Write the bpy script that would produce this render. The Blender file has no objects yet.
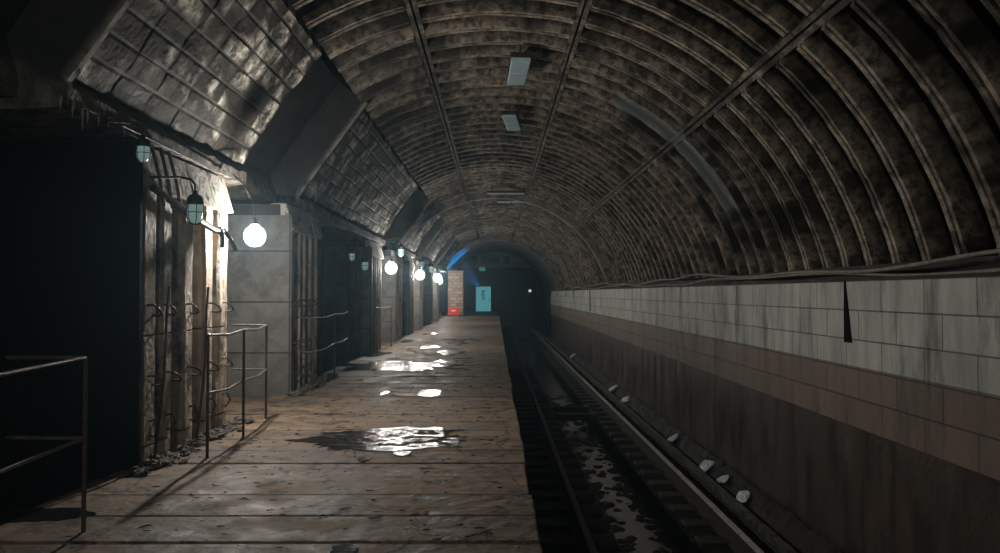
import bpy, math, random
import numpy as np
from mathutils import Vector, noise
random.seed(7)
C = bpy.context.scene.collection
sc = bpy.context.scene
F = 800.0; EYE = 1.25
XC, ZC, R = 0.03, 0.64, 3.6          # vault centre and inner radius

# ------------------------------------------------------------ materials
def mat(name, c1=(.1,.1,.1), c2=None, scale=3.0, rough=(.7,.9), bump=.3, bscale=None, metal=0,
        stain=None, stain_lo=.5, stain_hi=.65, stretch=(1,1,1), stain_scale=1.5, attr=None, attr_col=None,
        brick=None, band=None, crack=False, emis=None, spec=.5):
    m = bpy.data.materials.new(name); m.use_nodes = True
    nt = m.node_tree; N = nt.nodes; L = nt.links
    b = N['Principled BSDF']; b.inputs['Metallic'].default_value = metal
    b.inputs['Specular IOR Level'].default_value = spec
    tc = N.new('ShaderNodeTexCoord'); mp = N.new('ShaderNodeMapping'); mp.inputs['Scale'].default_value = stretch
    L.new(tc.outputs['Object'], mp.inputs['Vector'])
    n1 = N.new('ShaderNodeTexNoise'); n1.inputs['Scale'].default_value = scale; n1.inputs['Detail'].default_value = 8; n1.inputs['Roughness'].default_value = .65
    L.new(mp.outputs['Vector'], n1.inputs['Vector'])
    def mix(fac, a, bb, mode='MIX'):
        x = N.new('ShaderNodeMix'); x.data_type = 'RGBA'; x.blend_type = mode
        for sock, v in ((x.inputs[0], fac), (x.inputs[6], a), (x.inputs[7], bb)):
            if hasattr(v, 'links') : L.new(v, sock)
            elif isinstance(v, (int, float)): sock.default_value = v
            else: sock.default_value = (*v, 1)
        return x.outputs[2]
    def ramp(src, lo, hi, inv=False):
        r = N.new('ShaderNodeMapRange'); r.inputs[1].default_value = lo; r.inputs[2].default_value = hi
        r.inputs[3].default_value = 1 if inv else 0; r.inputs[4].default_value = 0 if inv else 1
        L.new(src, r.inputs[0]); return r.outputs[0]
    c2 = c2 or tuple(x*.5 for x in c1)
    col = mix(ramp(n1.outputs[0], .35, .65), c2, c1)
    if attr:
        a = N.new('ShaderNodeAttribute'); a.attribute_name = attr
        s = N.new('ShaderNodeSeparateColor'); L.new(a.outputs['Color'], s.inputs[0])
        n5 = N.new('ShaderNodeTexNoise'); n5.inputs['Scale'].default_value = 9; n5.inputs['Detail'].default_value = 8; n5.inputs['Roughness'].default_value = .75
        L.new(tc.outputs['Object'], n5.inputs['Vector'])
        lite = mix(ramp(n5.outputs[0], .40, .60), tuple(x*.18 for x in attr_col[0]), tuple(x*1.25 for x in attr_col[0]))
        col = mix(s.outputs[0], col, lite)
        col = mix(s.outputs[1], col, attr_col[1])
        col = mix(s.outputs[2], col, (.011,.010,.009))
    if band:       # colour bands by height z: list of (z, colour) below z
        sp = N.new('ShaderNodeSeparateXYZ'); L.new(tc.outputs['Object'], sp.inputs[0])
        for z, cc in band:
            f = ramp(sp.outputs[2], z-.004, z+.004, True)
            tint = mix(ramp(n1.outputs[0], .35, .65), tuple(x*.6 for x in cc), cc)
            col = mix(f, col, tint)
    hgt = n1.outputs[0]
    if stain:
        n2 = N.new('ShaderNodeTexNoise'); n2.inputs['Scale'].default_value = stain_scale; n2.inputs['Detail'].default_value = 10; n2.inputs['Roughness'].default_value = .7
        L.new(mp.outputs['Vector'], n2.inputs['Vector'])
        col = mix(ramp(n2.outputs[0], stain_lo, stain_hi), col, stain)
    if brick:
        sp2 = N.new('ShaderNodeSeparateXYZ'); L.new(tc.outputs['Object'], sp2.inputs[0])
        cb = N.new('ShaderNodeCombineXYZ')
        ad = N.new('ShaderNodeMath'); ad.operation = 'ADD'; ad.inputs[1].default_value = brick.get('oz', 0)
        au = N.new('ShaderNodeMath'); au.operation = 'ADD'; au.inputs[1].default_value = brick.get('ou', 0)
        L.new(sp2.outputs[brick.get('u', 1)], au.inputs[0]); L.new(au.outputs[0], cb.inputs[0]); L.new(sp2.outputs[brick.get('v', 2)], ad.inputs[0]); L.new(ad.outputs[0], cb.inputs[1])
        bt = N.new('ShaderNodeTexBrick'); bt.inputs['Scale'].default_value = 1
        bt.inputs['Brick Width'].default_value = brick['w']; bt.inputs['Row Height'].default_value = brick['h']
        bt.inputs['Mortar Size'].default_value = brick['m']; bt.inputs['Mortar Smooth'].default_value = .3
        bt.offset = brick.get('off', .5)
        bt.inputs['Color1'].default_value = (1,1,1,1); bt.inputs['Color2'].default_value = (*([brick.get('var', .7)]*3), 1)
        bt.inputs['Mortar'].default_value = (*([brick.get('mort', .25)]*3), 1)
        L.new(cb.outputs[0], bt.inputs['Vector'])
        col = mix(1.0, col, bt.outputs['Color'], 'MULTIPLY')
    if crack:
        v = N.new('ShaderNodeTexVoronoi'); v.feature = 'DISTANCE_TO_EDGE'; v.inputs['Scale'].default_value = 1.3
        mx = N.new('ShaderNodeMix'); mx.data_type = 'VECTOR'; mx.inputs[0].default_value = .25
        L.new(tc.outputs['Object'], mx.inputs[4]); L.new(n1.outputs['Color'], mx.inputs[5]); L.new(mx.outputs[1], v.inputs['Vector'])
        col = mix(ramp(v.outputs['Distance'], 0, .012, True), col, (.008,.006,.005))
    L.new(col, b.inputs['Base Color'])
    rr = N.new('ShaderNodeMapRange'); rr.inputs[1].default_value = .3; rr.inputs[2].default_value = .7
    rr.inputs[3].default_value = rough[0]; rr.inputs[4].default_value = rough[1]
    L.new(n1.outputs[0], rr.inputs[0]); L.new(rr.outputs[0], b.inputs['Roughness'])
    if bump:
        n3 = N.new('ShaderNodeTexNoise'); n3.inputs['Scale'].default_value = bscale or scale*4; n3.inputs['Detail'].default_value = 6
        L.new(tc.outputs['Object'], n3.inputs['Vector'])
        bp = N.new('ShaderNodeBump'); bp.inputs['Strength'].default_value = bump; bp.inputs['Distance'].default_value = .02
        L.new(n3.outputs[0], bp.inputs['Height']); L.new(bp.outputs[0], b.inputs['Normal'])
        if brick:
            bp2 = N.new('ShaderNodeBump'); bp2.invert = True; bp2.inputs['Strength'].default_value = .8; bp2.inputs['Distance'].default_value = .01
            L.new(bt.outputs['Fac'], bp2.inputs['Height']); L.new(bp.outputs[0], bp2.inputs['Normal']); L.new(bp2.outputs[0], b.inputs['Normal'])
    if emis:
        b.inputs['Emission Color'].default_value = (*emis[0], 1); b.inputs['Emission Strength'].default_value = emis[1]
    return m

M = {}
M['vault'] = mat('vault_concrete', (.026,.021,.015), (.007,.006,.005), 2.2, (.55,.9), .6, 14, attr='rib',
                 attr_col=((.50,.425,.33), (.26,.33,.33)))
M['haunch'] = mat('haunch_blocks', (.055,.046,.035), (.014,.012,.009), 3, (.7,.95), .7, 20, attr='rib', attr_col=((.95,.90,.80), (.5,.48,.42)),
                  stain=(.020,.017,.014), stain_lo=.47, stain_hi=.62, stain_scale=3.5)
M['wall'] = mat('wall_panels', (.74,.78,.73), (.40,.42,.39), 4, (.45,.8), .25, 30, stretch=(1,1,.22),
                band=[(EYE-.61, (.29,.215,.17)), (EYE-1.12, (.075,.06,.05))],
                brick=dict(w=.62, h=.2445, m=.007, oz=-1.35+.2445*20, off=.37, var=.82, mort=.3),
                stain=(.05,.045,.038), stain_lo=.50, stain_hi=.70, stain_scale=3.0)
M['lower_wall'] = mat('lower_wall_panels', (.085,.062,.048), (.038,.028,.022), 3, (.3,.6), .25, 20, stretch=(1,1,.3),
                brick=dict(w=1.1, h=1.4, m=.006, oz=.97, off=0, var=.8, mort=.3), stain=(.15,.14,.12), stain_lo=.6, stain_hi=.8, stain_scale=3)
M['platform'] = mat('platform_slabs', (.33,.23,.15), (.11,.08,.055), 2.6, (.42,.9), .9, 9, stain=(.035,.028,.022), stain_lo=.52, stain_hi=.62, stain_scale=5,
                brick=dict(u=0, v=1, w=40, ou=20, h=.47, m=.010, oz=.2, off=0, var=.75, mort=.12), crack=True)
M['under'] = mat('dark_concrete', (.03,.026,.022), (.012,.01,.009), 3, (.6,.9), .5)
M['near_black'] = mat('near_black_concrete', (.02,.019,.018), (.008,.008,.008), 2, (.6,.9), .4)  # very dark tone for hall, tunnel, platform side and recesses
M['void'] = mat('shade_black', (.006,.006,.006), (.003,.003,.003), 2, (.8,1), .2, spec=.1)  # shade painted near black: nearest pylon's end panel and wall gaps
M['pylon'] = mat('pylon_concrete', (.50,.41,.32), (.2,.16,.12), 5, (.6,.9), .8, 20, stretch=(1,1,.5), stain=(.04,.033,.027), stain_lo=.52, stain_hi=.66, stain_scale=4)
M['pylon_dark'] = mat('pylon_core', (.035,.03,.026), (.015,.012,.01), 4, (.6,.9), .5)
M['panel'] = mat('panel_concrete', (.17,.16,.145), (.08,.075,.07), 3, (.6,.9), .4, 14, stain=(.06,.055,.05), stain_lo=.5, stain_hi=.68, stain_scale=2.5,
                brick=dict(u=0, v=2, w=4, h=.62, m=.01, oz=.1, off=0, var=.9, mort=.2))
M['haunch_panel'] = mat('corbel_concrete', (.6,.58,.52), (.25,.24,.21), 6, (.6,.9), .6, 20, stain=(.06,.05,.045), stain_lo=.5, stain_hi=.6, stain_scale=6)
M['brick'] = mat('pale_brick', (.62,.50,.40), (.42,.33,.26), 9, (.7,.9), .3, brick=dict(u=0, v=2, w=.36, h=.17, m=.02, var=.5, mort=.4))
M['rust'] = mat('rusty_steel', (.10,.065,.045), (.035,.025,.02), 20, (.45,.75), .4, metal=.4)
M['pale_steel'] = mat('pale_steel', (.16,.145,.12), (.07,.06,.05), 20, (.4,.65), .3, metal=.5)
M['rail'] = mat('rail_steel', (.05,.04,.033), (.02,.016,.013), 12, (.5,.8), .3, metal=.3)
M['railtop'] = mat('polished_rail_head', (.8,.77,.72), (.5,.46,.42), 10, (.25,.4), .1, metal=.45)  # base kept pale to carry lamp reflections along the head
M['shaded_top'] = mat('shaded_rail_head', (.16,.14,.12), (.06,.05,.045), 10, (.4,.6), .1, metal=.8)  # darker copy of the rail head, coloured for the platform's shadow
M['cable'] = mat('dirty_cable', (.42,.38,.33), (.2,.18,.155), 12, (.5,.8), .3)
M['black'] = mat('black_metal', (.02,.02,.02), (.008,.008,.008), 12, (.4,.6), .1)
M['wire'] = mat('lamp_wire', (.03,.045,.04), (.012,.018,.016), 12, (.35,.5), .1, metal=.5)
M['lamp_glass'] = mat('milky_lamp_glass', (.62,.82,.78), (.35,.55,.52), 14, (.12,.25), .2, emis=((.55,.9,.85), .16))  # faint emission stands in for reflections on unlit lamp glass
M['tube_lamp'] = mat('lamp_diffuser', (.42,.56,.58), (.28,.40,.42), 9, (.3,.5), .1, emis=((.5,.75,.8), .055))  # lamps are off; emission imitates the bluish light they reflect
M['ballast'] = mat('wet_ballast', (.035,.03,.026), (.012,.01,.009), 9, (.3,.7), .8, 25)
M['bank'] = mat('wet_bank', (.028,.024,.020), (.009,.008,.007), 7, (.5,.8), .9, 16, spec=.12)
M['sleeper'] = mat('oiled_sleeper', (.032,.027,.023), (.014,.012,.01), 8, (.5,.8), .5)
M['door'] = mat('pale_blue_door', (.20,.62,.68), (.14,.46,.52), 5, (.4,.6), .1, emis=((.15,.60,.68), .38))  # emission stands in for light falling on the door
M['door_dark'] = mat('door_marks', (.05,.25,.28), (.03,.16,.18), 5, (.4,.6), .1)
M['sign'] = mat('enamel_plate', (.35,.42,.40), (.25,.3,.28), 8, (.3,.5), .1)
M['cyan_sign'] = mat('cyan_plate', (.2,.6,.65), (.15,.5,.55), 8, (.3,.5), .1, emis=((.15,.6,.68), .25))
M['red'] = mat('red_plastic', (.85,.05,.03), (.6,.04,.03), 6, (.4,.6), .1, emis=((.8,.05,.03), .08))  # slight emission brightens the box in place of lamp light
M['white'] = mat('white_print', (.8,.78,.74), (.6,.58,.55), 6, (.4,.6), .1)
M['debris'] = mat('dark_debris', (.03,.022,.016), (.012,.009,.007), 10, (.6,.9), .5)
M['rubble'] = mat('rubble', (.13,.11,.09), (.045,.038,.03), 8, (.6,.9), .7)
M['bank_glint'] = mat('painted_glint', (.85,.92,.95), (.25,.27,.28), 22, (.2,.5), .8, 30, emis=((.6,.7,.8), .03))  # pale colour and faint emission stand in for wet reflections
M['lime'] = mat('lime_drip', (.3,.29,.26), (.15,.14,.12), 20, (.3,.6), .3)

def water(name, base, rough, bumps, bs):
    m = bpy.data.materials.new(name); m.use_nodes = True; N = m.node_tree.nodes; L = m.node_tree.links
    b = N['Principled BSDF']; b.inputs['Base Color'].default_value = (*base, 1); b.inputs['Roughness'].default_value = rough
    b.inputs['IOR'].default_value = 1.4; b.inputs['Specular IOR Level'].default_value = 1.0
    b.inputs['Coat Weight'].default_value = .6; b.inputs['Coat Roughness'].default_value = rough
    tc = N.new('ShaderNodeTexCoord'); n = N.new('ShaderNodeTexNoise'); n.inputs['Scale'].default_value = bs; n.inputs['Detail'].default_value = 5
    bp = N.new('ShaderNodeBump'); bp.inputs['Strength'].default_value = bumps; bp.inputs['Distance'].default_value = .01
    mp = N.new('ShaderNodeMapping'); mp.inputs['Scale'].default_value = (.45, 1.6, 1); L.new(tc.outputs['Object'], mp.inputs['Vector']); L.new(mp.outputs[0], n.inputs['Vector']); L.new(n.outputs[0], bp.inputs['Height'])
    L.new(bp.outputs[0], b.inputs['Normal']); L.new(bp.outputs[0], b.inputs['Coat Normal'])
    return m
M['puddle'] = water('puddle_water', (.03,.03,.03), .15, .8, 22)
M['ditch'] = water('ditch_water', (.07,.065,.06), .2, .5, 12)

# bulb and frosted globe
m = bpy.data.materials.new('bulb_filament'); m.use_nodes = True; N = m.node_tree.nodes; N.remove(N['Principled BSDF'])
e = N.new('ShaderNodeEmission'); e.inputs[0].default_value = (.86,.97,1,1); m.node_tree.links.new(e.outputs[0], N['Material Output'].inputs[0]); M['bulb'] = m
BULB = e; e.inputs[0].default_value = (1,.95,.87,1)
m = bpy.data.materials.new('glowing_clear_globe'); m.use_nodes = True; N = m.node_tree.nodes; N.remove(N['Principled BSDF'])
e = N.new('ShaderNodeEmission'); e.inputs[0].default_value = (.86,.98,1,1); e.inputs[1].default_value = 9
t = N.new('ShaderNodeBsdfTransparent'); x = N.new('ShaderNodeMixShader'); x.inputs[0].default_value = .22
L = m.node_tree.links; L.new(t.outputs[0], x.inputs[1]); L.new(e.outputs[0], x.inputs[2]); L.new(x.outputs[0], N['Material Output'].inputs[0]); M['globe'] = m

# ------------------------------------------------------------ mesh builder
class MB:
    def __init__(s): s.v = []; s.f = []
    def add(s, v, f):
        o = len(s.v); s.v += [tuple(p) for p in v]; s.f += [tuple(i+o for i in q) for q in f]; return s
    def box(s, x0, x1, y0, y1, z0, z1, j=0):
        r = lambda a: a + (random.uniform(-j, j) if j else 0)
        v = [(r(x), r(y), r(z)) for z in (z0, z1) for y in (y0, y1) for x in (x0, x1)]
        return s.add(v, [(0,2,3,1),(4,5,7,6),(0,1,5,4),(2,6,7,3),(0,4,6,2),(1,3,7,5)])
    def tube(s, pts, r, n=8, cap=True):
        pts = [Vector(p) for p in pts]; rs = r if isinstance(r, (list, tuple)) else [r]*len(pts); rings = []
        prev = None
        for i, p in enumerate(pts):
            d = (pts[min(i+1, len(pts)-1)] - pts[max(i-1, 0)]).normalized()
            up = Vector((0,0,1)) if abs(d.z) < .9 else Vector((1,0,0))
            a = d.cross(up).normalized() if prev is None else (prev - d*prev.dot(d)).normalized()
            prev = a; b = d.cross(a)
            rings.append([p + (a*math.cos(t) + b*math.sin(t))*rs[i] for t in [2*math.pi*k/n for k in range(n)]])
        v = [q for rr in rings for q in rr]; f = []
        for i in range(len(pts)-1):
            for k in range(n):
                f.append((i*n+k, i*n+(k+1)%n, (i+1)*n+(k+1)%n, (i+1)*n+k))
        if cap: f.append(tuple(range(n))[::-1]); f.append(tuple((len(pts)-1)*n+k for k in range(n)))
        return s.add(v, f)
    def lathe(s, c, prof, n=20):
        v = []; f = []
        for (r, z) in prof:
            for k in range(n): v.append((c[0]+r*math.cos(2*math.pi*k/n), c[1]+r*math.sin(2*math.pi*k/n), c[2]+z))
        for i in range(len(prof)-1):
            for k in range(n): f.append((i*n+k, i*n+(k+1)%n, (i+1)*n+(k+1)%n, (i+1)*n+k))
        f.append(tuple(range(n))[::-1]); f.append(tuple((len(prof)-1)*n+k for k in range(n)))
        return s.add(v, f)
    def prism(s, prof, y0, y1):      # profile (x,z) swept along y
        n = len(prof); v = [(x, y0, z) for x, z in prof] + [(x, y1, z) for x, z in prof]
        f = [(k, (k+1)%n, n+(k+1)%n, n+k) for k in range(n)] + [tuple(range(n))[::-1], tuple(range(n, 2*n))]
        return s.add(v, f)
    def rock(s, c, r, sq=(1,1,1)):
        v = []; n = 7
        seed = random.random()*99
        for i, ph in enumerate((-1.2, -.5, .3, 1.1)):
            for k in range(n):
                t = 2*math.pi*k/n + i*.3
                d = r*(.8 + .5*noise.noise(Vector((math.cos(t)*2+seed, math.sin(t)*2, ph*2))))
                v.append((c[0]+d*sq[0]*math.cos(ph)*math.cos(t), c[1]+d*sq[1]*math.cos(ph)*math.sin(t), c[2]+d*sq[2]*math.sin(ph)))
        f = [(i*n+k, i*n+(k+1)%n, (i+1)*n+(k+1)%n, (i+1)*n+k) for i in range(3) for k in range(n)]
        f += [tuple(range(n))[::-1], tuple(range(3*n, 4*n))]
        return s.add(v, f)
    def build(s, name, m, parent=None, smooth=False, origin=None, bevel=0):
        me = bpy.data.meshes.new(name); v = s.v
        if origin: v = [(a-origin[0], b-origin[1], c-origin[2]) for a, b, c in v]
        me.from_pydata(v, [], s.f); me.materials.append(m); me.validate(); me.update()
        if smooth: me.polygons.foreach_set('use_smooth', [True]*len(me.polygons))
        o = bpy.data.objects.new(name, me); C.objects.link(o)
        if origin: o.location = origin
        if parent: o.parent = parent
        if bevel:
            bv = o.modifiers.new('bevel', 'BEVEL'); bv.width = bevel; bv.segments = 2; bv.limit_method = 'ANGLE'
        return o
def tag(o, label=None, cat=None, group=None, kind=None):
    for k, val in (('label', label), ('category', cat), ('group', group), ('kind', kind)):
        if val: o[k] = val
    return o
def empty(name, label, cat, loc, group=None, rz=0):
    o = bpy.data.objects.new(name, None); o.empty_display_size = .1; C.objects.link(o); o.location = loc; o.rotation_euler.z = rz
    return tag(o, label, cat, group)
def dup(root, loc, label, group=None, rz=0, scale=1):
    r = root.copy(); C.objects.link(r); r.location = loc; r['label'] = label; r.rotation_euler.z = rz; r.scale = (scale,)*3
    if group: r['group'] = group
    for ch in list(root.children):
        c = ch.copy(); C.objects.link(c); c.parent = r
        for g in list(ch.children):
            d = g.copy(); C.objects.link(d); d.parent = c
    return r
def nz(x, y, z=0, s=1.): return noise.noise(Vector((x*s, y*s, z*s)))

# ------------------------------------------------------------ grid surface with colour attribute
def grid(name, P, col, m, label=None):
    ny, nt = P.shape[:2]
    idx = np.arange(ny*nt).reshape(ny, nt)
    q = np.stack([idx[:-1,:-1], idx[:-1,1:], idx[1:,1:], idx[1:,:-1]], -1).reshape(-1, 4)
    me = bpy.data.meshes.new(name); me.from_pydata(P.reshape(-1,3).tolist(), [], q.tolist())
    ca = me.color_attributes.new('rib', 'FLOAT_COLOR', 'POINT')
    a = np.ones((ny*nt, 4), np.float32); a[:, :3] = col.reshape(-1,3); ca.data.foreach_set('color', a.ravel())
    me.materials.append(m); me.update()
    o = bpy.data.objects.new(name, me); C.objects.link(o); o['kind'] = 'structure'
    if label: o['label'] = label
    return o

# ---- main vault
PER = .5
ys = []
y = -3.0
offs = [(0, .4), (.010, .4), (.018, .02), (.068, 0), (.080, 1), (.25, 1), (.418, 1), (.430, 0), (.482, .02), (.490, .4)]
k = 0
while y < 43:
    for o_, d_ in offs: ys.append((y+o_, d_, o_))
    y += PER
ys.append((43.0, 0, 0))
joints = [48, 76, 104]
th = set(np.arange(-14, 120.01, 1.3).round(3).tolist()) | {120.0}
for j in joints:
    for d in (-1.5, -1.2, -.95, -.2, -.15, .15, .2, .95, 1.2, 1.5): th.add(round(j+d, 3))
th = sorted(t for t in th if t >= -14)
P = np.zeros((len(ys), len(th), 3)); K = np.zeros((len(ys), len(th), 3))
for i, (yy, d0, off) in enumerate(ys):
    ring = int((yy+3)/PER+1e-6)
    far = yy > 23.7
    base = R - (.13 if far else 0)
    depth = .12 if far else .21
    for t_i, tt in enumerate(th):
        a = math.radians(tt); dj = min(abs(tt-j) for j in joints)
        pocket = d0
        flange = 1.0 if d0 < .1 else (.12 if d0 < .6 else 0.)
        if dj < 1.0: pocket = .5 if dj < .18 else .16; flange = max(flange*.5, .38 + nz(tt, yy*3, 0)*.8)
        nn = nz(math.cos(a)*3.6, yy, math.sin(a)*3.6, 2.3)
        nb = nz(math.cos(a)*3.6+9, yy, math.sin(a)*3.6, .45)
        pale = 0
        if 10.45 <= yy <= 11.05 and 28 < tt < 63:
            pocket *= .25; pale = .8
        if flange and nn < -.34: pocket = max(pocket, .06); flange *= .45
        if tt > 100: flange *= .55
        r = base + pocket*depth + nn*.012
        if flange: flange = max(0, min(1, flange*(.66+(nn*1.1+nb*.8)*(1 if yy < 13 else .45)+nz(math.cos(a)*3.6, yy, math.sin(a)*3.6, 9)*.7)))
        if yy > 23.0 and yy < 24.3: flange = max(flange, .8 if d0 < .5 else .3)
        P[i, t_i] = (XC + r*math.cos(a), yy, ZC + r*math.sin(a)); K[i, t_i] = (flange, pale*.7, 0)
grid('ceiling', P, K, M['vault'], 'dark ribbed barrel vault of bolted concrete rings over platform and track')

# ---- left haunch of blocks between vault and pylons
recess = [(2.4, 4.85), (8.35, 10.6), (19.0, 21.6), (26.2, 28.2), (34.2, 36.0)]
yy_ = -3.0; YS = []
while yy_ < 43.01:
    f = (yy_ % .5)
    for d in (0, .012, .025, .13, .25, .375, .487): YS.append(round(yy_+d, 4))
    yy_ += .5
for a, b in recess: YS += [a-.001, a+.001, b-.003, b-.001, b+.001, b+.055, b+.057]
YS = sorted(set(YS))
NT = 8
T = []
for k in range(NT):
    for d in (0, .06, .12, .5, .88, .94): T.append((k+d)/NT)
T += [1.0]
prof_tail = [(-2.60, 2.50), (-2.60, 2.385), (-2.85, 2.36), (-3.6, 2.36)]
P = np.zeros((len(YS), len(T)+len(prof_tail), 3)); K = np.zeros((len(YS), len(T)+len(prof_tail), 3))
for i, yy in enumerate(YS):
    inrec = any(a < yy < b for a, b in recess); beam = any(b <= yy <= b+.056 for a, b in recess); edge_ = any(b-.002 < yy < b for a, b in recess)
    fy = (yy % .5)/.5; gy = min(fy, 1-fy)
    for j, t in enumerate(T):
        x = -1.74 - .90*t; z = EYE + 2.56 - 1.24*t
        ft = (t*NT) % 1; gt = min(ft, 1-ft)
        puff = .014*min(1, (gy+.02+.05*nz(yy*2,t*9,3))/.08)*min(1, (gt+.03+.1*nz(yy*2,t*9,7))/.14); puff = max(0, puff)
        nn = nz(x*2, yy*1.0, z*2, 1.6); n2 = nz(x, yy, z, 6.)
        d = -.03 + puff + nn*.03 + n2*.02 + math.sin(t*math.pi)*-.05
        big = nz(x, yy, z, .55); lite = max(0, min(1, (-.05+(yy-5.)*.07*(yy < 8.4)+.1*(yy>8.4)+nn*2.3+n2*2.2+big*.5)*(1 if puff > .010 else .12)))**1.5*(.6 if yy > 11 else 1)  # blocks paler towards the first lamp, its light painted in
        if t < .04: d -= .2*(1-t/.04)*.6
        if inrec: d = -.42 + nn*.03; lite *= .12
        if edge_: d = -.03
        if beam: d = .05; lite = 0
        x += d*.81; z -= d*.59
        P[i, j] = (x, yy, z); K[i, j] = (lite, .6 if beam else 0, (1 if (inrec or edge_) else 0))  # blue channel paints recesses and step faces dark as shade
    for j, (x, z) in enumerate(prof_tail):
        jj = len(T)+j; n2 = nz(x, yy, z, 5)
        if inrec: x, z = x-.3, z+.05
        P[i, jj] = (x + n2*.012, yy, z + n2*.02); K[i, jj] = (.12, 0, 0)
grid('wall_left', P, K, M['haunch'], 'blocky sloping lining above the left openings')

# ---- right wall, ledge, backing
WX = 3.0
mb = MB(); mb.prism([(WX, .13), (WX, 1.35), (WX+.16, 1.35), (WX+.16, .13)], -3, 43)
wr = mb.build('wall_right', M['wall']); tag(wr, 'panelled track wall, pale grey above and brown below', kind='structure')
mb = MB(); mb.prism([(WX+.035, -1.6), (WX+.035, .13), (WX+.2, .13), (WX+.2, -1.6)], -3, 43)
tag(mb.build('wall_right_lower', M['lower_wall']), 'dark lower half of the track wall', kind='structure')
mb = MB(); mb.prism([(WX-.012, 1.352), (WX-.012, 1.375), (WX+.9, 1.375), (WX+.9, 1.352)], -3, 43)
tag(mb.build('trim_1', M['under']), 'dark ledge on top of the track wall', kind='structure')
mb = MB()
mb.prism([(WX+.34, 1.376), (WX+.34, 1.50), (WX+.40, 1.50), (WX+.40, 1.376)], -3, 43)
tag(mb.build('trim_2', M['under']), 'cable kerb along the ledge', kind='structure')
# dark open wedges in the wall
for (px, wtop, h0, h1) in ((846, .03, .10, -.42), (590, .22, .09, -.55)):
    Y = F*WX/(px-495); mb = MB()
    v = [(WX-.006, Y-wtop/2, EYE+h0), (WX-.006, Y+wtop/2, EYE+h0), (WX-.006, Y+.02, EYE+h1), (WX-.006, Y-.13 if px>800 else Y-.18, EYE+h1)]
    v += [(WX+.05, b, c) for a, b, c in v]
    mb.add(v, [(0,1,2,3),(4,7,6,5),(0,4,5,1),(1,5,6,2),(2,6,7,3),(3,7,4,0)])
    tag(mb.build('trim_3' if px > 800 else 'trim_4', M['void']), 'dark gap between wall panels', kind='structure')
for px in (551, 558, 566, 574):
    Y = F*WX/(px-495); mb = MB(); mb.box(WX-.01, WX+.03, Y-.1, Y+.1, 1.12, 1.34)
    tag(mb.build('trim_5', M['near_black']), 'dark notch in far track wall', kind='structure')

# ---- platform
mb = MB()
n = 60
edge = []
for i in range(int(46/.47)+1):
    y0 = -3 + .47*i; y1 = y0+.462
    if y0 > 44: break
    xr = .226 + random.uniform(-.012, .012); xl = -2.66 + random.uniform(-.06, .05)
    mid = (y0+y1)/2
    if any(a < mid < b for a, b in ((7.7, 9.9), (18.2, 20.6), (25.3, 27.1), (33.2, 35), (42, 60))): xl = -6
    dz = random.uniform(-.006, .004)
    mb.box(xl, xr, y0, y1, -.22, dz, .0)
pf = mb.build('floor', M['platform'], bevel=.012); tag(pf, 'worn brown concrete slabs of the station platform', kind='structure')
mb = MB(); mb.box(-2.7, .14, 44.05, 54, -.22, 0)
tag(mb.build('floor_far', M['under']), 'dark far end of the platform', kind='structure')  # unlit stretch of platform, its shade put into a darker colour
mb = MB(); mb.box(-2.45, .02, -3, 54, -1.6, -.221)
tag(mb.build('wall_platform_side', M['near_black']), 'dark wall under the platform edge', kind='structure')

# ---- hall behind the openings
mb = MB(); mb.box(-6.4, -2.45, -3, 54, -1.9, -1.6); tag(mb.build('floor_hall', M['near_black']), kind='structure')
mb = MB(); mb.box(-6.4, -6.2, -3, 54, -1.6, 2.6); tag(mb.build('wall_hall', M['near_black']), kind='structure')
mb = MB(); mb.box(-6.4, -3.2, -3, 54, 2.42, 2.6); tag(mb.build('ceiling_hall', M['near_black']), kind='structure')
mb = MB(); mb.box(-6.4, 4, -3.3, -3, -1.9, 5); tag(mb.build('wall_back', M['near_black']), kind='structure')

# ---- track bed
mb = MB()
RZ = EYE-2.35     # top of rail
BZ = RZ-.20       # bed
prof = [(.0, BZ-.02), (1.27, BZ-.02), (1.33, BZ-.32), (1.97, BZ-.32), (2.03, BZ-.02), (2.72, BZ-.02), (2.75, -2), (.0, -2)]
mb.prism(prof, -3, 60); tag(mb.build('ground', M['ballast']), 'dark trackbed with a central drain', kind='structure')
def heightfield(name, x0, x1, y0, y1, dx, dy, fn, m, **kw):
    nx = int((x1-x0)/dx)+1; ny = int((y1-y0)/dy)+1; mb = MB()
    v = [(x0+dx*i, y0+dy*j, fn(x0+dx*i, y0+dy*j)) for j in range(ny) for i in range(nx)]
    f = [(j*nx+i, j*nx+i+1, (j+1)*nx+i+1, (j+1)*nx+i) for j in range(ny-1) for i in range(nx-1)]
    mb.add(v, f); return tag(mb.build(name, m, smooth=True), **kw)
heightfield('rubble_bank', 2.70, 3.04, 1.5, 43, .034, .06,
            lambda x, y: BZ-.01 + (x-2.70)*1.05 + .03*nz(x, y, 0, 5) + .022*nz(x, y, 3, 12), M['bank'],
            label='wet bank of grit and stones along the foot of the track wall', cat='gravel', kind='stuff')
heightfield('ballast_grit', .0, 1.30, 1.5, 30, .10, .10,
            lambda x, y: BZ-.01 + .03*nz(x, y, 0, 7) - (.1 if x > 1.22 else 0), M['ballast'],
            label='dark grit between the platform side and the drain', cat='gravel', kind='stuff')
mb = MB(); mb.box(1.3, 2.0, 1.5, 50, BZ-.33, BZ-.235)
tag(mb.build('drain_water', M['ditch']), 'murky water standing in the drain between the rails', 'water', kind='stuff')
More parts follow.
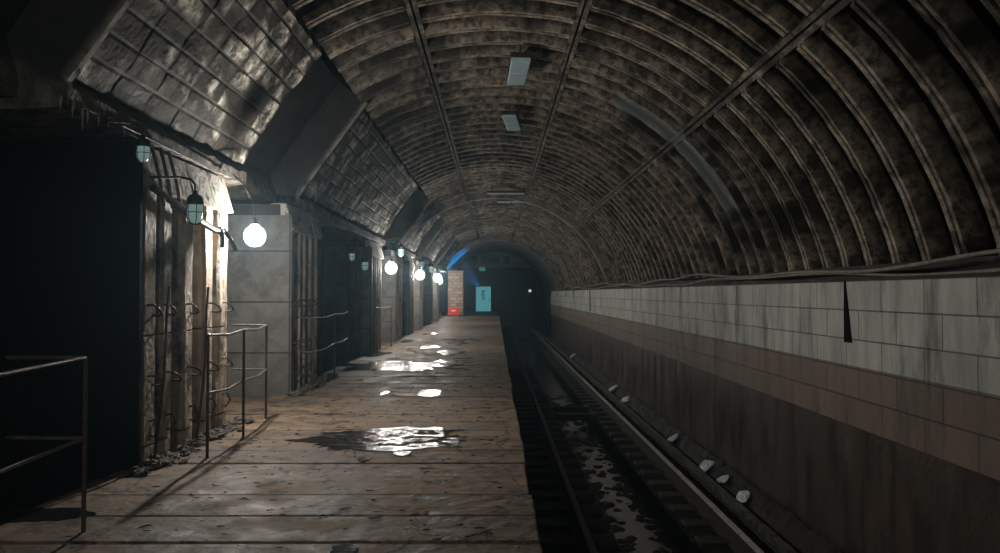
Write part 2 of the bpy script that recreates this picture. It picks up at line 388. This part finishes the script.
# silt islands in the drain
mb = MB()
for i in range(620):
    y = random.uniform(2.4, 22); x = random.choice([random.gauss(1.38, .09), random.gauss(1.90, .09), random.gauss(1.42, .08), random.gauss(1.86, .1), random.gauss(1.66, .2)]); x = max(1.33, min(1.98, x))
    mb.rock((x, y, BZ-.24), random.uniform(.03, .12), (1, 1.7, .28))
tag(mb.build('drain_silt', M['ballast']), 'lumps of dark silt in the drain water', 'silt', kind='stuff')
# half sleepers
def make_sleeper(x0, x1):
    m_ = MB(); m_.box(x0, x1, -.12, .12, BZ-.05, BZ+.045)
    o = m_.build('sleeper_block', M['sleeper'], bevel=.01); return o
for side, (x0, x1, what) in enumerate(((.42, 1.24, 'platform side'), (2.06, 2.70, 'wall side'))):
    s0 = None
    for i in range(40):
        y = 2.6 + i*.62
        if s0 is None: s0 = make_sleeper(x0, x1); o = s0
        else: o = s0.copy(); C.objects.link(o)
        o.location.y = y
        g = 'half sleepers under the %s rail' % ('left' if side == 0 else 'right')
        tag(o, 'dark half sleeper under the %s running rail, by the %s' % ('left' if side == 0 else 'right', 'platform' if side == 0 else 'wall'), 'sleeper', g)
def rail(x, label, hm='railtop'):   # head polished by wheels, coloured darker on the left for shade
    r = empty('running_rail', label, 'rail', (x, 1, RZ))
    w = MB(); w.prism([(-.075,-.18),(.075,-.18),(.075,-.165),(.012,-.145),(.010,-.045),(.035,-.03),(.035,-.012),(-.035,-.012),(-.035,-.03),(-.010,-.045),(-.012,-.145),(-.075,-.165)], 0, 58)
    w.build('rail_web', M['rail'], r)
    h = MB(); h.prism([(-.034,-.0118),(.034,-.0118),(.034,-.004),(.026,0),(-.026,0),(-.034,-.004)], 0, 58); h.build('rail_head', M[hm], r)
    return r
rail(.895, 'left running rail with shade-dark head below the platform edge', 'shaded_top'); rail(2.41, 'shiny right running rail nearer the track wall')
cr = empty('contact_rail', 'low third rail with pale mottled cover edge beside the rubble bank', 'rail', (2.70, 1, RZ))
w = MB(); w.prism([(-.035,-.10),(.035,-.10),(.035,-.03),(-.035,-.03)], 0, 50); w.build('conductor', M['rail'], cr)
w = MB()
for i in range(120):
    w.box(-.05, -.035, i*.42, i*.42+.40, -.05+random.uniform(-.008,.008), .02+random.uniform(-.012,.006), .003)
    w.box(-.05, .02, i*.42, i*.42+.40, .0, .02, .004)
w.build('cover', mat('mottled_cover', (.16,.15,.13), (.015,.013,.011), 9, (.25,.6), .6, 20), cr)  # cover tone mixed pale and dark at random
for i in range(14):
    b = MB(); b.box(-.02, .09, i*2.3+1.2, i*2.3+1.27, -.2, -.03); b.build('bracket', M['rail'], cr)
# crossing box over the drain
Yb = F*2.4/115
bx = empty('drain_cover', 'dark timber frame lying across the drain between the rails', 'frame', (1.62, Yb, BZ))
for nm, a in (('crossbar', (-.42, .42, -.55, -.35, -.02, .10)), ('crossbar', (-.42, .42, .5, .72, -.02, .10)), ('side_board', (-.46, -.36, -.5, .7, -.03, .06)), ('side_board', (.36, .46, -.5, .7, -.03, .06))):
    b = MB(); b.box(*a, .006); b.build(nm, M['sleeper'], bx)
mb = MB(); mb.tube([(1.85, 6.2, BZ-.2), (1.85, 6.2, BZ+.1), (1.83, 6.2, BZ+.12)], .02)
tag(mb.build('metal_stake', M['rust']), 'short rusty stake standing in the drain before the timber frame', 'stake')

# pale lumps added where wet stones on the bank glint
for i, (px, py, s, lab) in enumerate(((742, 467, .10, 'added pale glint flake standing nearest the camera on the rubble bank'),
        (722, 459, .085, 'added pale glint lump second nearest on the rubble bank'), (705, 454, .11, 'large added pale glint lump on the rubble bank'),
        (672, 431, .10, 'lone added pale glint lump halfway along the rubble bank'), (625, 384, .13, 'small added pale glint flake on the bank before the far cluster'),
        (612, 380, .15, 'added pale glint lump in the far cluster on the bank'), (572, 356, .16, 'farthest added pale glint lump on the rubble bank'))):
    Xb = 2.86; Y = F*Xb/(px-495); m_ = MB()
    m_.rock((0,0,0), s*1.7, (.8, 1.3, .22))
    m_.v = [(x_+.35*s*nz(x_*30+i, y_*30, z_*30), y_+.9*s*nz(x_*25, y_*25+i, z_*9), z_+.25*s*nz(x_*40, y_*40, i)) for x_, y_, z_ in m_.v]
    o = m_.build('glint_lump', M['bank_glint']); o.location = (Xb, Y, BZ-.01+.16*1.05+.05); o.rotation_euler = (0, -.55, random.uniform(-.4,.4))
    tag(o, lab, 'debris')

# ------------------------------------------------------------ pylons
def pylon(y0, y1, label, fins, hooks=True, fx=-2.55):
    r = empty('wall_pylon', label, 'pylon', (fx, y0, 0)); r['kind'] = 'structure'
    L_ = y1-y0
    b = MB(); b.box(-1.15, -.13, 0, L_, -1.5, 2.34); b.build('core', M['pylon_dark'], r)
    b = MB(); b.box(-1.15, .02, -.04, .0, -1.5, 2.2 if y0 > 6 else 2.34); b.build('end_panel', M['panel'] if y0 > 6 else M['void'], r)
    b = MB(); b.box(-1.15, -.05, L_, L_+.05, -1.5, 2.2); b.build('end_panel', M['panel'], r)
    for a, w in fins:
        f = MB()
        for (z0, z1) in ((-1.5, .12), (.135, .93), (.945, 2.1)):
            nseg = 7
            prof_v = []
            for q in range(nseg+1):
                z = z0+(z1-z0)*q/nseg; e = .012*nz(a*7, z, 1, 5)
                prof_v.append([( -.14, a, z), (-.02+e, a+.015+e, z), (.0+e, a+.05, z), (.0+e*.6, a+w-.05, z), (-.02+e, a+w-.01-e, z), (-.14, a+w, z)])
            v = [p for row in prof_v for p in row]; m6 = 6
            fc = [(q*m6+k, q*m6+k+1, (q+1)*m6+k+1, (q+1)*m6+k) for q in range(nseg) for k in range(m6-1)]
            fc += [tuple(range(m6))[::-1], tuple(nseg*m6+k for k in range(m6))]
            f.add(v, fc)
        f.build('fin', M['pylon'], r)
        if hooks:
            for z in (1.16, .64, .30):
                yy = a+w*.5+random.uniform(-.03,.03); s = random.uniform(.8, 1.1)
                h = MB(); pts = [(-.01, yy-.05*s, z), (.05*s, yy-.05*s, z+.0), (.085*s, yy-.02, z-.03), (.085*s, yy+.03, z-.07), (.05*s, yy+.05*s, z-.08), (-.01, yy+.05*s, z-.075)]
                if z == .30: pts = [(-.01, yy, z), (.05, yy, z+.02), (.07, yy+.02, z-.05), (.03, yy+.02, z-.11), (-.01, yy+.01, z-.1)]
                h.tube(pts, .009, 6); h.build('rebar_hook', M['rust'], r)
    # sloping corbel panels at the head
    nb_ = 4
    for k in range(nb_):
        a = L_*k/nb_+.01; b_ = L_*(k+1)/nb_-.01
        c = MB(); e = random.uniform(-.01,.01)
        v = [(-.02+e, a, 2.02), (-.02+e, b_, 2.02), (-.06, a, 2.35), (-.06, b_, 2.35), (-.2, a, 2.02), (-.2, b_, 2.02), (-.25, a, 2.35), (-.25, b_, 2.35)]
        v[0] = (.03+e, a, 2.02); v[1] = (.03+e, b_, 2.02)
        c.add(v, [(0,1,3,2),(4,6,7,5),(0,2,6,4),(1,5,7,3),(0,4,5,1),(2,3,7,6)]); c.build('corbel', M['haunch_panel'], r)
    return r
fA = [(0.05,.28), (.38,.24), (.81,.25), (1.27,.26), (1.64,.29)]
pA = pylon(5.75, 7.72, 'nearest concrete pylon with vertical fins and rebar loops beside the first bare lamp', fA)
fB = [(.05,.18), (.42,.12), (.68,.14), (1.0,.16), (1.35,.16)]
pB = pylon(9.8, 11.45, 'second pylon, grey end panel lit by the first bare lamp', fB, fx=-2.50)
pC = pylon(16.5, 18.25, 'third pylon just before the second bare lamp', fB, False)
pD = pylon(20.6, 22.2, 'fourth pylon just beyond the second bare lamp', fB, False)
pE = pylon(23.7, 25.3, 'fifth pylon just before the third bare lamp', fB, False)
pF = pylon(27.1, 28.7, 'sixth pylon just beyond the third bare lamp', fB, False)
pG = pylon(31.5, 33.3, 'seventh pylon just before the farthest bare lamp', fB, False)
pH = pylon(35.0, 36.8, 'eighth pylon between farthest bare lamp and the brick pier', fB, False)
# lintel bosses / clamp pieces at pylon A: wooden fork and conduit
mb = MB(); mb.tube([(-2.50, 5.85, 2.02), (-2.46, 6.6, 1.86), (-2.46, 7.05, 1.80), (-2.46, 7.25, 1.80)], .028)
mb.tube([(-2.46, 7.15, 1.83), (-2.42, 7.12, 1.74), (-2.40, 7.05, 1.66)], .02); mb.tube([(-2.46, 7.25, 1.83), (-2.40, 7.3, 1.72), (-2.38, 7.35, 1.64)], .02)
tag(mb.build('forked_pipe', M['black']), 'dark horizontal pipe with forked end strapped across the nearest pylon', 'pipe')
for x, lab in ((-2.50, 'rusty rod leaning on the left fin of the nearest pylon'), (-2.47, 'rusty rod leaning diagonally on the middle fins of the nearest pylon')):
    mb = MB(); y0 = 6.0 if x < -2.48 else 6.75
    mb.tube([(x, y0-.15, -.2), (x+.03, y0, .6), (x, y0+.12, 1.1), (x-.0, y0+.16, 1.3)], .011, 6); tag(mb.build('bent_rod', M['rust']), lab, 'rod')
# steel strips at pylon head
for i in range(3):
    mb = MB(); y0 = 5.95+i*.16
    mb.tube([(-2.56, y0, 2.36), (-2.50, y0+.02, 2.1), (-2.48, y0+.05, 1.9)], .014, 6)
    tag(mb.build('steel_strap', M['pale_steel']), 'pale steel strap on the head of the nearest pylon, %s' % ('nearest the dark opening', 'middle of three', 'nearest the caged lamp')[i], 'strap', 'steel straps on the nearest pylon')
mb = MB(); mb.tube([(-2.60, 5.0, 2.42), (-2.57, 5.7, 2.40), (-2.56, 6.2, 2.385), (-2.55, 6.9, 2.37), (-2.55, 7.6, 2.33), (-2.50, 7.9, 2.38), (-2.44, 7.95, 2.2)], .007, 6)
tag(mb.build('hanging_wire', M['rust']), 'thin wire along the lintel edge above the nearest pylon', 'wire')

# rubble at platform edge
mb = MB()
for i in range(260):
    y = random.uniform(5.5, 7.9); mb.rock((-2.45+random.gauss(0,.06), y, .0+random.uniform(-.02,.03)), random.uniform(.012, .05), (1,1.3,.7))
for i in range(60):
    y = random.uniform(9.7, 12); mb.rock((-2.42+random.gauss(0,.05), y, .02), random.uniform(.02, .07), (1,1.2,.8))
tag(mb.build('rubble', M['rubble']), 'broken concrete rubble along the foot of the pylons', 'rubble', kind='stuff')
mb = MB()
for i in range(620):
    y = 2.6 + 14*random.random()**1.3; x = random.uniform(-2.4, .15); s = random.uniform(.004, .014)
    mb.rock((x, y, .004), s, (random.uniform(.8,3.2), random.uniform(.5,1.2), .3))
for i in range(170):
    y = random.uniform(6.5, 7.35); mb.rock((random.uniform(-1.5, -.25), y, .007), random.uniform(.008, .022), (random.uniform(1.5, 5), random.uniform(.5, 1.3), .25))
for i in range(120):
    y = random.uniform(12, 22); mb.rock((random.uniform(-2.0, -.4), y, .007), random.uniform(.02, .05), (random.uniform(1.5, 4), random.uniform(.6, 2.5), .15))
tag(mb.build('floor_debris', M['debris']), 'dark flakes and chips scattered over the platform slabs', 'debris', kind='stuff')
# longer curled flakes
mb = MB()
for i in range(70):
    y = 3 + 11*random.random(); x = random.uniform(-2.0, .1); a = random.uniform(-.4,.4); l = random.uniform(.03,.09)
    mb.tube([(x+l*math.cos(a)*t, y+l*math.sin(a)*t*.6+.02*math.sin(t*5+i), .006+.006*math.sin(t*3)) for t in (0,.25,.5,.75,1)], [.001,.004,.004,.003,.001], 5)
tag(mb.build('floor_flakes', M['debris']), 'thin dark curled strips lying on the platform', 'debris', kind='stuff')

# ------------------------------------------------------------ puddles
def puddle(px, py, w, h, label, seed, rag=.35, m='puddle'):
    Y = 1000/(py-293); X = (px-495)/F*Y; hw = w/2/F*Y; hy = Y*Y/1000*h/2
    mb = MB(); n = 64; v = [(0,0,0)]
    for k in range(n):
        t = 2*math.pi*k/n; rr = 1+rag*noise.noise(Vector((math.cos(t)*1.6+seed, math.sin(t)*1.6, seed)))+rag*.8*noise.noise(Vector((math.cos(t)*5+seed, math.sin(t)*5, seed)))
        v.append((hw*rr*math.cos(t), hy*rr*math.sin(t), 0))
    v2 = [(a, b, -.004) for a, b, c in v]
    mb.add(v+v2, [(0, k+1, (k+1)%n+1) for k in range(n)] + [(n+1+k+1, n+1+(k+1)%n+1, (k+1)%n+1, k+1)[::-1] for k in range(n)])
    o = mb.build('puddle', M[m]); o.location = (X, Y, .0065); return tag(o, label, 'puddle')
puddle(388, 438.5, 160, 21, 'largest bright puddle across the middle of the platform', 1)
puddle(365, 458, 12, 6, 'small round puddle just in front of the largest puddle, left one', 2)
puddle(403, 453, 18, 5, 'small oval puddle just in front of the largest puddle, right one', 3)
puddle(430, 393, 26, 7, 'narrow bright puddle beyond the largest one', 4)
puddle(385, 393, 8, 4, 'tiny puddle left of the narrow bright puddle', 5)
puddle(371, 354, 34, 5, 'pale blue puddle at the left platform edge by the dark opening', 6)
puddle(350, 369, 12, 4, 'tiny pale puddle at the platform edge before the blue puddle', 7)
puddle(445, 362, 22, 5, 'puddle in the far group, nearest the camera', 8)
puddle(452, 352, 26, 5, 'puddle in the far group, widest of them', 9)
puddle(430, 347, 20, 3, 'puddle in the far group, left side', 10)
puddle(457, 343, 16, 3, 'puddle in the far group, right side', 11)
puddle(408, 341, 14, 3, 'slim puddle beside the far railing', 12)
puddle(430, 334, 16, 2, 'farthest slim puddle in the middle of the platform', 13)
puddle(345, 549, 26, 12, 'small grey puddle at the bottom edge of the picture', 14)
puddle(38, 513, 120, 14, 'dull wet patch at the near left platform corner', 15)
puddle(396, 365, 100, 9, 'dim wet film across the platform before the far puddles', 16, .6)

# ------------------------------------------------------------ railings
def railing(name_label, posts, trans, hgt=.93, mid=.49, m='pale_steel', back=None, lean=0):
    r = empty('railing', name_label, 'railing', (posts[0][0], posts[0][1], 0))
    ox, oy = posts[0]
    for (x, y) in posts:
        p = MB(); p.tube([(x-ox, y-oy, -.02), (x-ox+lean*.4, y-oy, hgt*.5), (x-ox, y-oy, hgt)], .012, 8); p.build('post', M['rust'], r)
    for h in (hgt, mid):
        pts = []
        for i, (x, y) in enumerate(posts):
            pts.append((x-ox, y-oy, h))
            if i < len(posts)-1:
                x2, y2 = posts[i+1]; pts.append(((x+x2)/2-ox+.015, (y+y2)/2-oy, h-.02))
        if len(posts) > 1: p = MB(); p.tube(pts, .010, 8); p.build('long_bar', M[m], r)
        if trans:
            p = MB(); p.tube([(0,0,h), (trans-ox, 0, h+.003)], .010, 8); p.build('cross_bar', M[m], r)
    return r
railing('low steel railing in the dark at left, nearest the camera', [(-2.15, 4.22), (-2.15, 2.0)], -2.56, .91, .49, 'pale_steel')
railing('steel railing with bent bars in front of the nearest pylon', [(-2.28, 8.0), (-2.19, 7.0), (-2.18, 6.1)], -2.62)
railing('steel railing in front of the second pylon', [(-2.34, 10.3), (-2.44, 12.2), (-2.50, 13.6)], -2.66)
railing('small far railing by the third pylon below the second bare lamp', [(-2.45, 18.9), (-2.5, 17.0)], -2.7)

# ------------------------------------------------------------ bare working lamps
def bare_lamp(x, y, h, label, gs=1):
    z = EYE+h; r = empty('bare_lamp', label, 'lamp', (x, y, z))
    g = MB(); g.lathe((0,0,0), [(a*gs, b*gs) for a, b in [(.001,-.085),(.04,-.077),(.066,-.056),(.083,-.02),(.083,.02),(.066,.055),(.04,.075),(.03,.09)]], 24); gl = g.build('globe', M['globe'], r, True)
    b = MB(); b.lathe((0,0,-.0), [(.001,-.03),(.02,-.022),(.03,0),(.022,.022),(.012,.04)], 16); b.build('filament', M['bulb'], gl, True)
    s = MB(); s.lathe((0,0,.09*gs), [(.032,0),(.034,.01),(.03,.05),(.012,.065)], 16); s.build('socket', M['black'], r, True)
    c = MB(); c.tube([(0,0,.15*gs), (-.02,0,.3+.05*gs), (-.12,.02,.45+.05*gs), (-.22,.03,2.40-z)], .007, 6); c.build('cord', M['black'], r)
    return r
LAMPS = [(-2.32, 7.73, .55, 'blazing bare lamp nearest the camera, beside the first pylon'),
         (-2.40, 18.5, .575, 'second blazing bare lamp along the left wall'),
         (-2.40, 25.6, .575, 'third blazing bare lamp along the left wall'),
         (-2.42, 33.7, .63, 'fourth blazing bare lamp along the left wall'),
         (-2.95, 42.4, .63, 'farthest blazing bare lamp near the brick pier')]
for i, a in enumerate(LAMPS): bare_lamp(*a, gs=(1.25, 1.7, 1.9, 2.2, 2.2)[i])  # globes oversized to stand in for lamp glare
BULB.inputs[1].default_value = 5200
bare_lamp(-.9, -2.2, .9, 'added fill lamp behind the camera, out of view')  # unseen fill lamp added to brighten the near end

# ------------------------------------------------------------ caged bulkhead lamps
def cage_lamp(loc, label, arm=True):
    r = empty('caged_lamp', label, 'lamp', loc, 'caged glass lamps along the left wall')
    g = MB(); g.lathe((0,0,0), [(.004,-.115),(.035,-.105),(.054,-.075),(.06,-.02),(.056,.03),(.05,.04)], 20); g.build('glass', M['lamp_glass'], r, True)
    c = MB(); c.lathe((0,0,.03), [(.062,0),(.066,.01),(.062,.05),(.045,.075),(.02,.085),(.018,.11)], 20); c.build('cap', M['wire'], r, True)
    w = MB()
    for k in range(6):
        t = math.pi*k/3; w.tube([(.064*math.cos(t)*q, .064*math.sin(t)*q, z) for q, z in ((1,.035),(1.03,-.02),(.95,-.075),(.6,-.115),(.08,-.128))], .0035, 5)
    w.tube([(.066*math.cos(2*math.pi*k/16), .066*math.sin(2*math.pi*k/16), -.03) for k in range(17)], .0035, 5)
    w.build('wire_cage', M['wire'], r)
    if arm:
        a = MB(); a.tube([(0,0,.13), (0,0,.19), (-.02,-.03,.225), (-.08,-.1,.235), (-.13,-.25,.21), (-.17,-.42,.19)], .010, 6); a.build('arm', M['rust'], r)
    return r
cl = cage_lamp((-2.35, 6.27, EYE+.66), 'caged glass lamp on a curved arm over the nearest pylon')
def at(px, py, X): Y = F*X/(px-495); return (X, Y, EYE+(293-py)*Y/F)
dup(cl, at(143, 150, -2.46), 'small caged lamp at the lintel corner above the dark opening', scale=.75)
dup(cl, at(38, 152, -4.2), 'dim caged lamp inside the dark opening at far left', scale=.9)
dup(cl, at(352, 255, -2.58), 'caged lamp high in the dark opening before the second bare lamp, left of two', scale=.9)
dup(cl, at(365, 264, -2.5), 'caged lamp in the dark opening before the second bare lamp, right of two', scale=1.1)
dup(cl, at(401, 251, -2.3), 'caged lamp just above and right of the second bare lamp', scale=1.3)
dup(cl, at(422, 263, -2.3), 'caged lamp just above the third bare lamp', scale=1.3)
dup(cl, at(431, 268, -2.3), 'caged lamp just above the farthest bare lamp', scale=1.5)

for o in [q for q in C.objects if q.name.startswith('caged_lamp.')]:
    top = (2.40 - o.location.z)/o.scale.x
    if o.location.x < -3: top = (2.43 - o.location.z)/o.scale.x
    if top > .15:
        g = MB(); g.tube([(0,0,.12), (-.01,0,(top+.12)/2), (-.02/o.scale.x,0,top)], .008, 6); g.build('hanger', M['rust'], o)
# ------------------------------------------------------------ ceiling lamps
def ceiling_lamp(loc, l, w, rz, label, tilt=0):
    r = empty('ceiling_lamp', label, 'lamp', loc, 'unlit strip lamps under the vault', rz); r.rotation_euler.y = tilt
    b = MB(); b.box(-w/2-.01, w/2+.01, -l/2-.01, l/2+.01, 0, .06); b.build('housing', M['rust'], r)
    for s in (-1, 1):
        g = MB(); g.box(-w/2, w/2, (0.01 if s > 0 else -l/2), (l/2 if s > 0 else -.01), -.035, -.001); g.build('diffuser', M['tube_lamp'], r, bevel=.008)
    for s in (-1, 1):
        h = MB(); h.tube([(0, s*l*.35, .06), (0, s*l*.35, .35)], .008, 6); h.build('hanger', M['rust'], r)
    return r
ceiling_lamp((.29, 9.95, EYE+2.78), 1.15, .23, .03, 'square looking pale strip lamp nearest under the vault')
ceiling_lamp((.27, 12.95, EYE+2.78), 1.1, .22, -.10, 'second pale strip lamp under the vault, hanging askew')
ceiling_lamp((.30, 22.2, EYE+2.78), 1.05, .10, math.pi/2, 'thin strip lamp crosswise under the far vault, upper one')
ceiling_lamp((.50, 24.4, EYE+2.80), .86, .22, math.pi/2, 'pale strip lamp crosswise under the far vault, lower one')

# ------------------------------------------------------------ cables on ledge
for k, (h, amp, r_) in enumerate(((.20, .035, .016), (.165, .025, .013))):
    mb = MB(); pts = []
    for i in range(120):
        y = 3 + i*.33; sag = math.sin(y*1.7+k)*amp*.6 + math.sin(y*.6+k*2)*amp
        pts.append((WX+.12+.05*math.sin(y*.9+k*1.3), y, EYE+h+sag+(.03 if k == 0 else 0)))
    mb.tube(pts, r_, 8)
    tag(mb.build('cable', M['cable'], smooth=True), ('thick sagging cable along the ledge above the track wall, upper one', 'thinner cable along the ledge above the track wall, lower one')[k], 'cable')

# ------------------------------------------------------------ stalactites under the near lintel
for i, (px, py, l) in enumerate(((72, 108, .05), (82, 113, .09), (87, 116, .05), (98, 121, .04), (108, 127, .03), (124, 135, .04), (60, 104, .04))):
    x, y, z = at(px, py, -2.60); m_ = MB(); m_.lathe((0,0,0), [(.001,-l*1.6),(.004,-l),(.008,-l*.3),(.014,.03)], 8)
    o = m_.build('stalactite', M['lime'], smooth=True); o.location = (x, y, 2.40)
    tag(o, 'thin lime drip hanging from the lintel edge over the dark opening', 'stalactite', 'lime drips under the near lintel')

# ------------------------------------------------------------ far end
def disc_arch(y0, y1, r0, r1, name, m, label):
    mb = MB(); n = 48; v = []; f = []
    for k in range(n+1):
        t = math.radians(-10+200*k/n)
        for rr, yy in ((r0, y0), (r1, y0), (r1, y1), (r0, y1)): v.append((XC+rr*math.cos(t), yy, ZC+rr*math.sin(t)))
    for k in range(n):
        for q in range(4): f.append((k*4+q, k*4+(q+1)%4, (k+1)*4+(q+1)%4, (k+1)*4+q))
    mb.add(v, f); return tag(mb.build(name, m), label, kind='structure')
M['far_vault'] = mat('far_vault_concrete', (.12,.12,.12), (.05,.05,.05), 3, (.7,.9), .3)
M['arch'] = mat('arch_concrete', (.34,.31,.27), (.13,.115,.10), 4, (.6,.9), .5, stain=(.05,.045,.04), stain_lo=.5, stain_hi=.65)
disc_arch(41.0, 41.6, 3.34, 3.9, 'trim_6', M['arch'], 'pale ring closing the ribbed vault')
disc_arch(30.5, 30.8, 3.44, 3.9, 'trim_7', M['arch'], 'pale ring in the far vault')
disc_arch(23.6, 23.9, 3.42, 3.9, 'trim_8', M['arch'], 'pale ring where the vault narrows')
disc_arch(41.6, 54, 3.40, 3.9, 'ceiling_far', M['far_vault'], 'smooth dark vault beyond the last ring')
M['end'] = mat('end_wall', (.24,.25,.26), (.12,.125,.13), 1.2, (.7,.9), .3)
mb = MB(); mb.box(-3.6, 3.9, 53.9, 54.1, 2.95, 5); tag(mb.build('wall_end', M['end']), 'grey wall closing the vault above the tunnel mouth', kind='structure')
mb = MB(); mb.box(-3.6, .35, 53.9, 54.1, -1.6, 2.95); tag(mb.build('wall_end_lower', M['near_black']), 'dark end wall holding the blue door', kind='structure')
for i, (a, b) in enumerate(((-1.9, -1.2), (-.9, .3), (.6, 1.0))):
    mb = MB(); mb.box(a, b, 53.85, 53.95, 3.25, 3.75 if i != 1 else 3.6); tag(mb.build('dark_recess_%d' % (i+1), M['near_black']), 'dark square recess in end wall', kind='structure')  # dark blocks painted in for shaded recesses
mb = MB(); mb.prism([(.35,-1.9),(.35,2.95),(3.6,2.95),(3.6,-1.9),(3.7,-1.9),(3.7,3.05),(.25,3.05),(.25,-1.9)], 54.1, 70); tag(mb.build('wall_tunnel', M['near_black']), 'black bore of the running tunnel', kind='structure')
mb = MB(); mb.box(.2, 3.8, 70, 70.1, -2, 3.1); tag(mb.build('wall_tunnel_end', M['near_black']), kind='structure')
# door
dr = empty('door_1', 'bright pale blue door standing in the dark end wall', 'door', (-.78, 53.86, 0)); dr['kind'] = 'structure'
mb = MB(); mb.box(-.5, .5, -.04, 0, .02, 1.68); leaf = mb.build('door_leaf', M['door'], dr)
for a in ((-.10,.06,1.28,1.42), (-.16,.10,1.10,1.18), (-.12,.12,.92,.99), (-.06,.04,.78,.88)):
    mb = MB(); mb.box(a[0], a[1], -.05, -.041, a[2], a[3]); mb.build('stencil_mark', M['door_dark'], leaf)
mb = MB(); mb.box(-.58, -.5, -.08, 0, 0, 1.76); mb.box(.5, .58, -.08, 0, 0, 1.76); mb.box(-.5, .5, -.08, 0, 1.68, 1.76); mb.build('door_frame', M['under'], dr)
mb = MB(); mb.box(.36, .42, -.09, -.041, .78, .84); mb.build('door_handle', M['black'], leaf)
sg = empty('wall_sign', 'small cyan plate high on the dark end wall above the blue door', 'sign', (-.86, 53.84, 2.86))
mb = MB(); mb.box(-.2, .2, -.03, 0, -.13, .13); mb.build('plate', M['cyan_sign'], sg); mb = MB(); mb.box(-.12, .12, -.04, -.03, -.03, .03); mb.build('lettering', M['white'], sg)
sg = empty('signal_lamp', 'tiny white signal lamp inside the dark tunnel mouth', 'lamp', (2.42, 55.5, 1.35))
mb = MB(); mb.box(-.16, .16, 0, .2, -.45, .35); mb.build('housing', M['black'], sg)
mb = MB(); mb.lathe((0,-.06,.05), [(.001,-.1),(.08,-.06),(.1,0),(.08,.06),(.001,.1)], 12); mb.build('lens', mat('signal_white', (.7,.7,.68), None, 4, emis=((.8,.85,.8), .8)), sg, True)
mb = MB(); mb.tube([(0,.1,-.45),(0,.1,-2.4)], .04); mb.build('mast', M['black'], sg)
# brick pier
mb = MB(); mb.box(-2.62, -1.78, 44.6, 45.6, 0, 2.5); o = mb.build('brick_pier', M['brick']); tag(o, 'pale brick pier closing the left side at the platform end', 'pier')
rb = empty('red_box', 'red box standing on the platform against the brick pier', 'box', (-2.25, 44.0, 0))
mb = MB(); mb.box(-.30, .32, -.2, .2, .03, .40); mb.build('body', M['red'], rb, bevel=.02); mb = MB(); mb.box(-.14, .10, -.215, -.2, .24, .32); mb.build('label_strip', M['white'], rb)
mb = MB(); mb.box(-.32, .34, -.22, .22, .40, .46); mb.build('lid', M['red'], rb, bevel=.01)
# plate on hall wall
Y = F*6.2/471
sg = empty('wall_plate', 'dim upright enamel plate on the wall inside the dark left opening', 'sign', (-6.18, Y, EYE+.02))
mb = MB(); mb.box(0, .02, -.12, .12, -.17, .17); mb.build('plate', M['sign'], sg)
mb = MB(); mb.box(.02, .024, -.03, .03, -.08, .10); mb.build('mark', M['black'], sg)
# reinforcing bars in the second opening
for i, (px, X) in enumerate(((349, -2.9), (323, -2.9), (357, -2.7))):
    Y = F*X/(px-495); mb = MB(); mb.tube([(X, Y, -1.5), (X, Y, 2.36)], .022, 8)
    tag(mb.build('steel_pipe', M['rust']), ('thin upright pipe below the left caged lamp in the second dark opening', 'thin upright pipe just beyond the second pylon', 'thin upright pipe before the third pylon')[i], 'pipe')

# ------------------------------------------------------------ haze and lights
def light(name, kind, loc, e, col, size=.1, rot=None):
    l = bpy.data.lights.new(name, kind); l.energy = e; l.color = col
    if kind == 'POINT': l.shadow_soft_size = size
    if kind == 'AREA': l.size = size
    o = bpy.data.objects.new(name, l); C.objects.link(o); o.location = loc
    if rot: o.rotation_euler = rot
    return o
bl = light('blue_lamp_light', 'SPOT', (-1.0, 49.5, 1.7), 900, (.01,.35,1), .1)
bl.data.spot_size = math.radians(34); bl.data.spot_blend = .6
bl.rotation_euler = (Vector((-2.7, 45.0, 3.2))-bl.location).to_track_quat('-Z', 'Y').to_euler()
HAZE = .008

w = bpy.data.worlds.new('World'); sc.world = w; w.use_nodes = True
wn = w.node_tree; vs = wn.nodes.new('ShaderNodeVolumeScatter'); vs.inputs['Color'].default_value = (.5,.8,1,1)
vs.inputs['Density'].default_value = .0034; vs.inputs['Anisotropy'].default_value = .7
wn.links.new(vs.outputs[0], wn.nodes['World Output'].inputs['Volume'])
w.node_tree.nodes['Background'].inputs[0].default_value = (.5,.6,.7,1); w.node_tree.nodes['Background'].inputs[1].default_value = .0

# ------------------------------------------------------------ camera
cam = bpy.data.cameras.new('Camera'); co = bpy.data.objects.new('Camera', cam); C.objects.link(co)
cam.sensor_width = 36; cam.lens = F/1000*36; cam.clip_start = .05; cam.clip_end = 200
co.location = (0, 0, EYE); co.rotation_euler = (math.radians(90)+math.atan(16.5/F), 0, -math.atan(5/F))
sc.camera = co
sc.view_settings.view_transform = 'Standard'; sc.view_settings.look = 'None'; sc.view_settings.exposure = 0; sc.view_settings.gamma = 1
sc.cycles.max_bounces = 6; sc.cycles.diffuse_bounces = 3; sc.cycles.volume_bounces = 0; sc.cycles.sample_clamp_indirect = 4
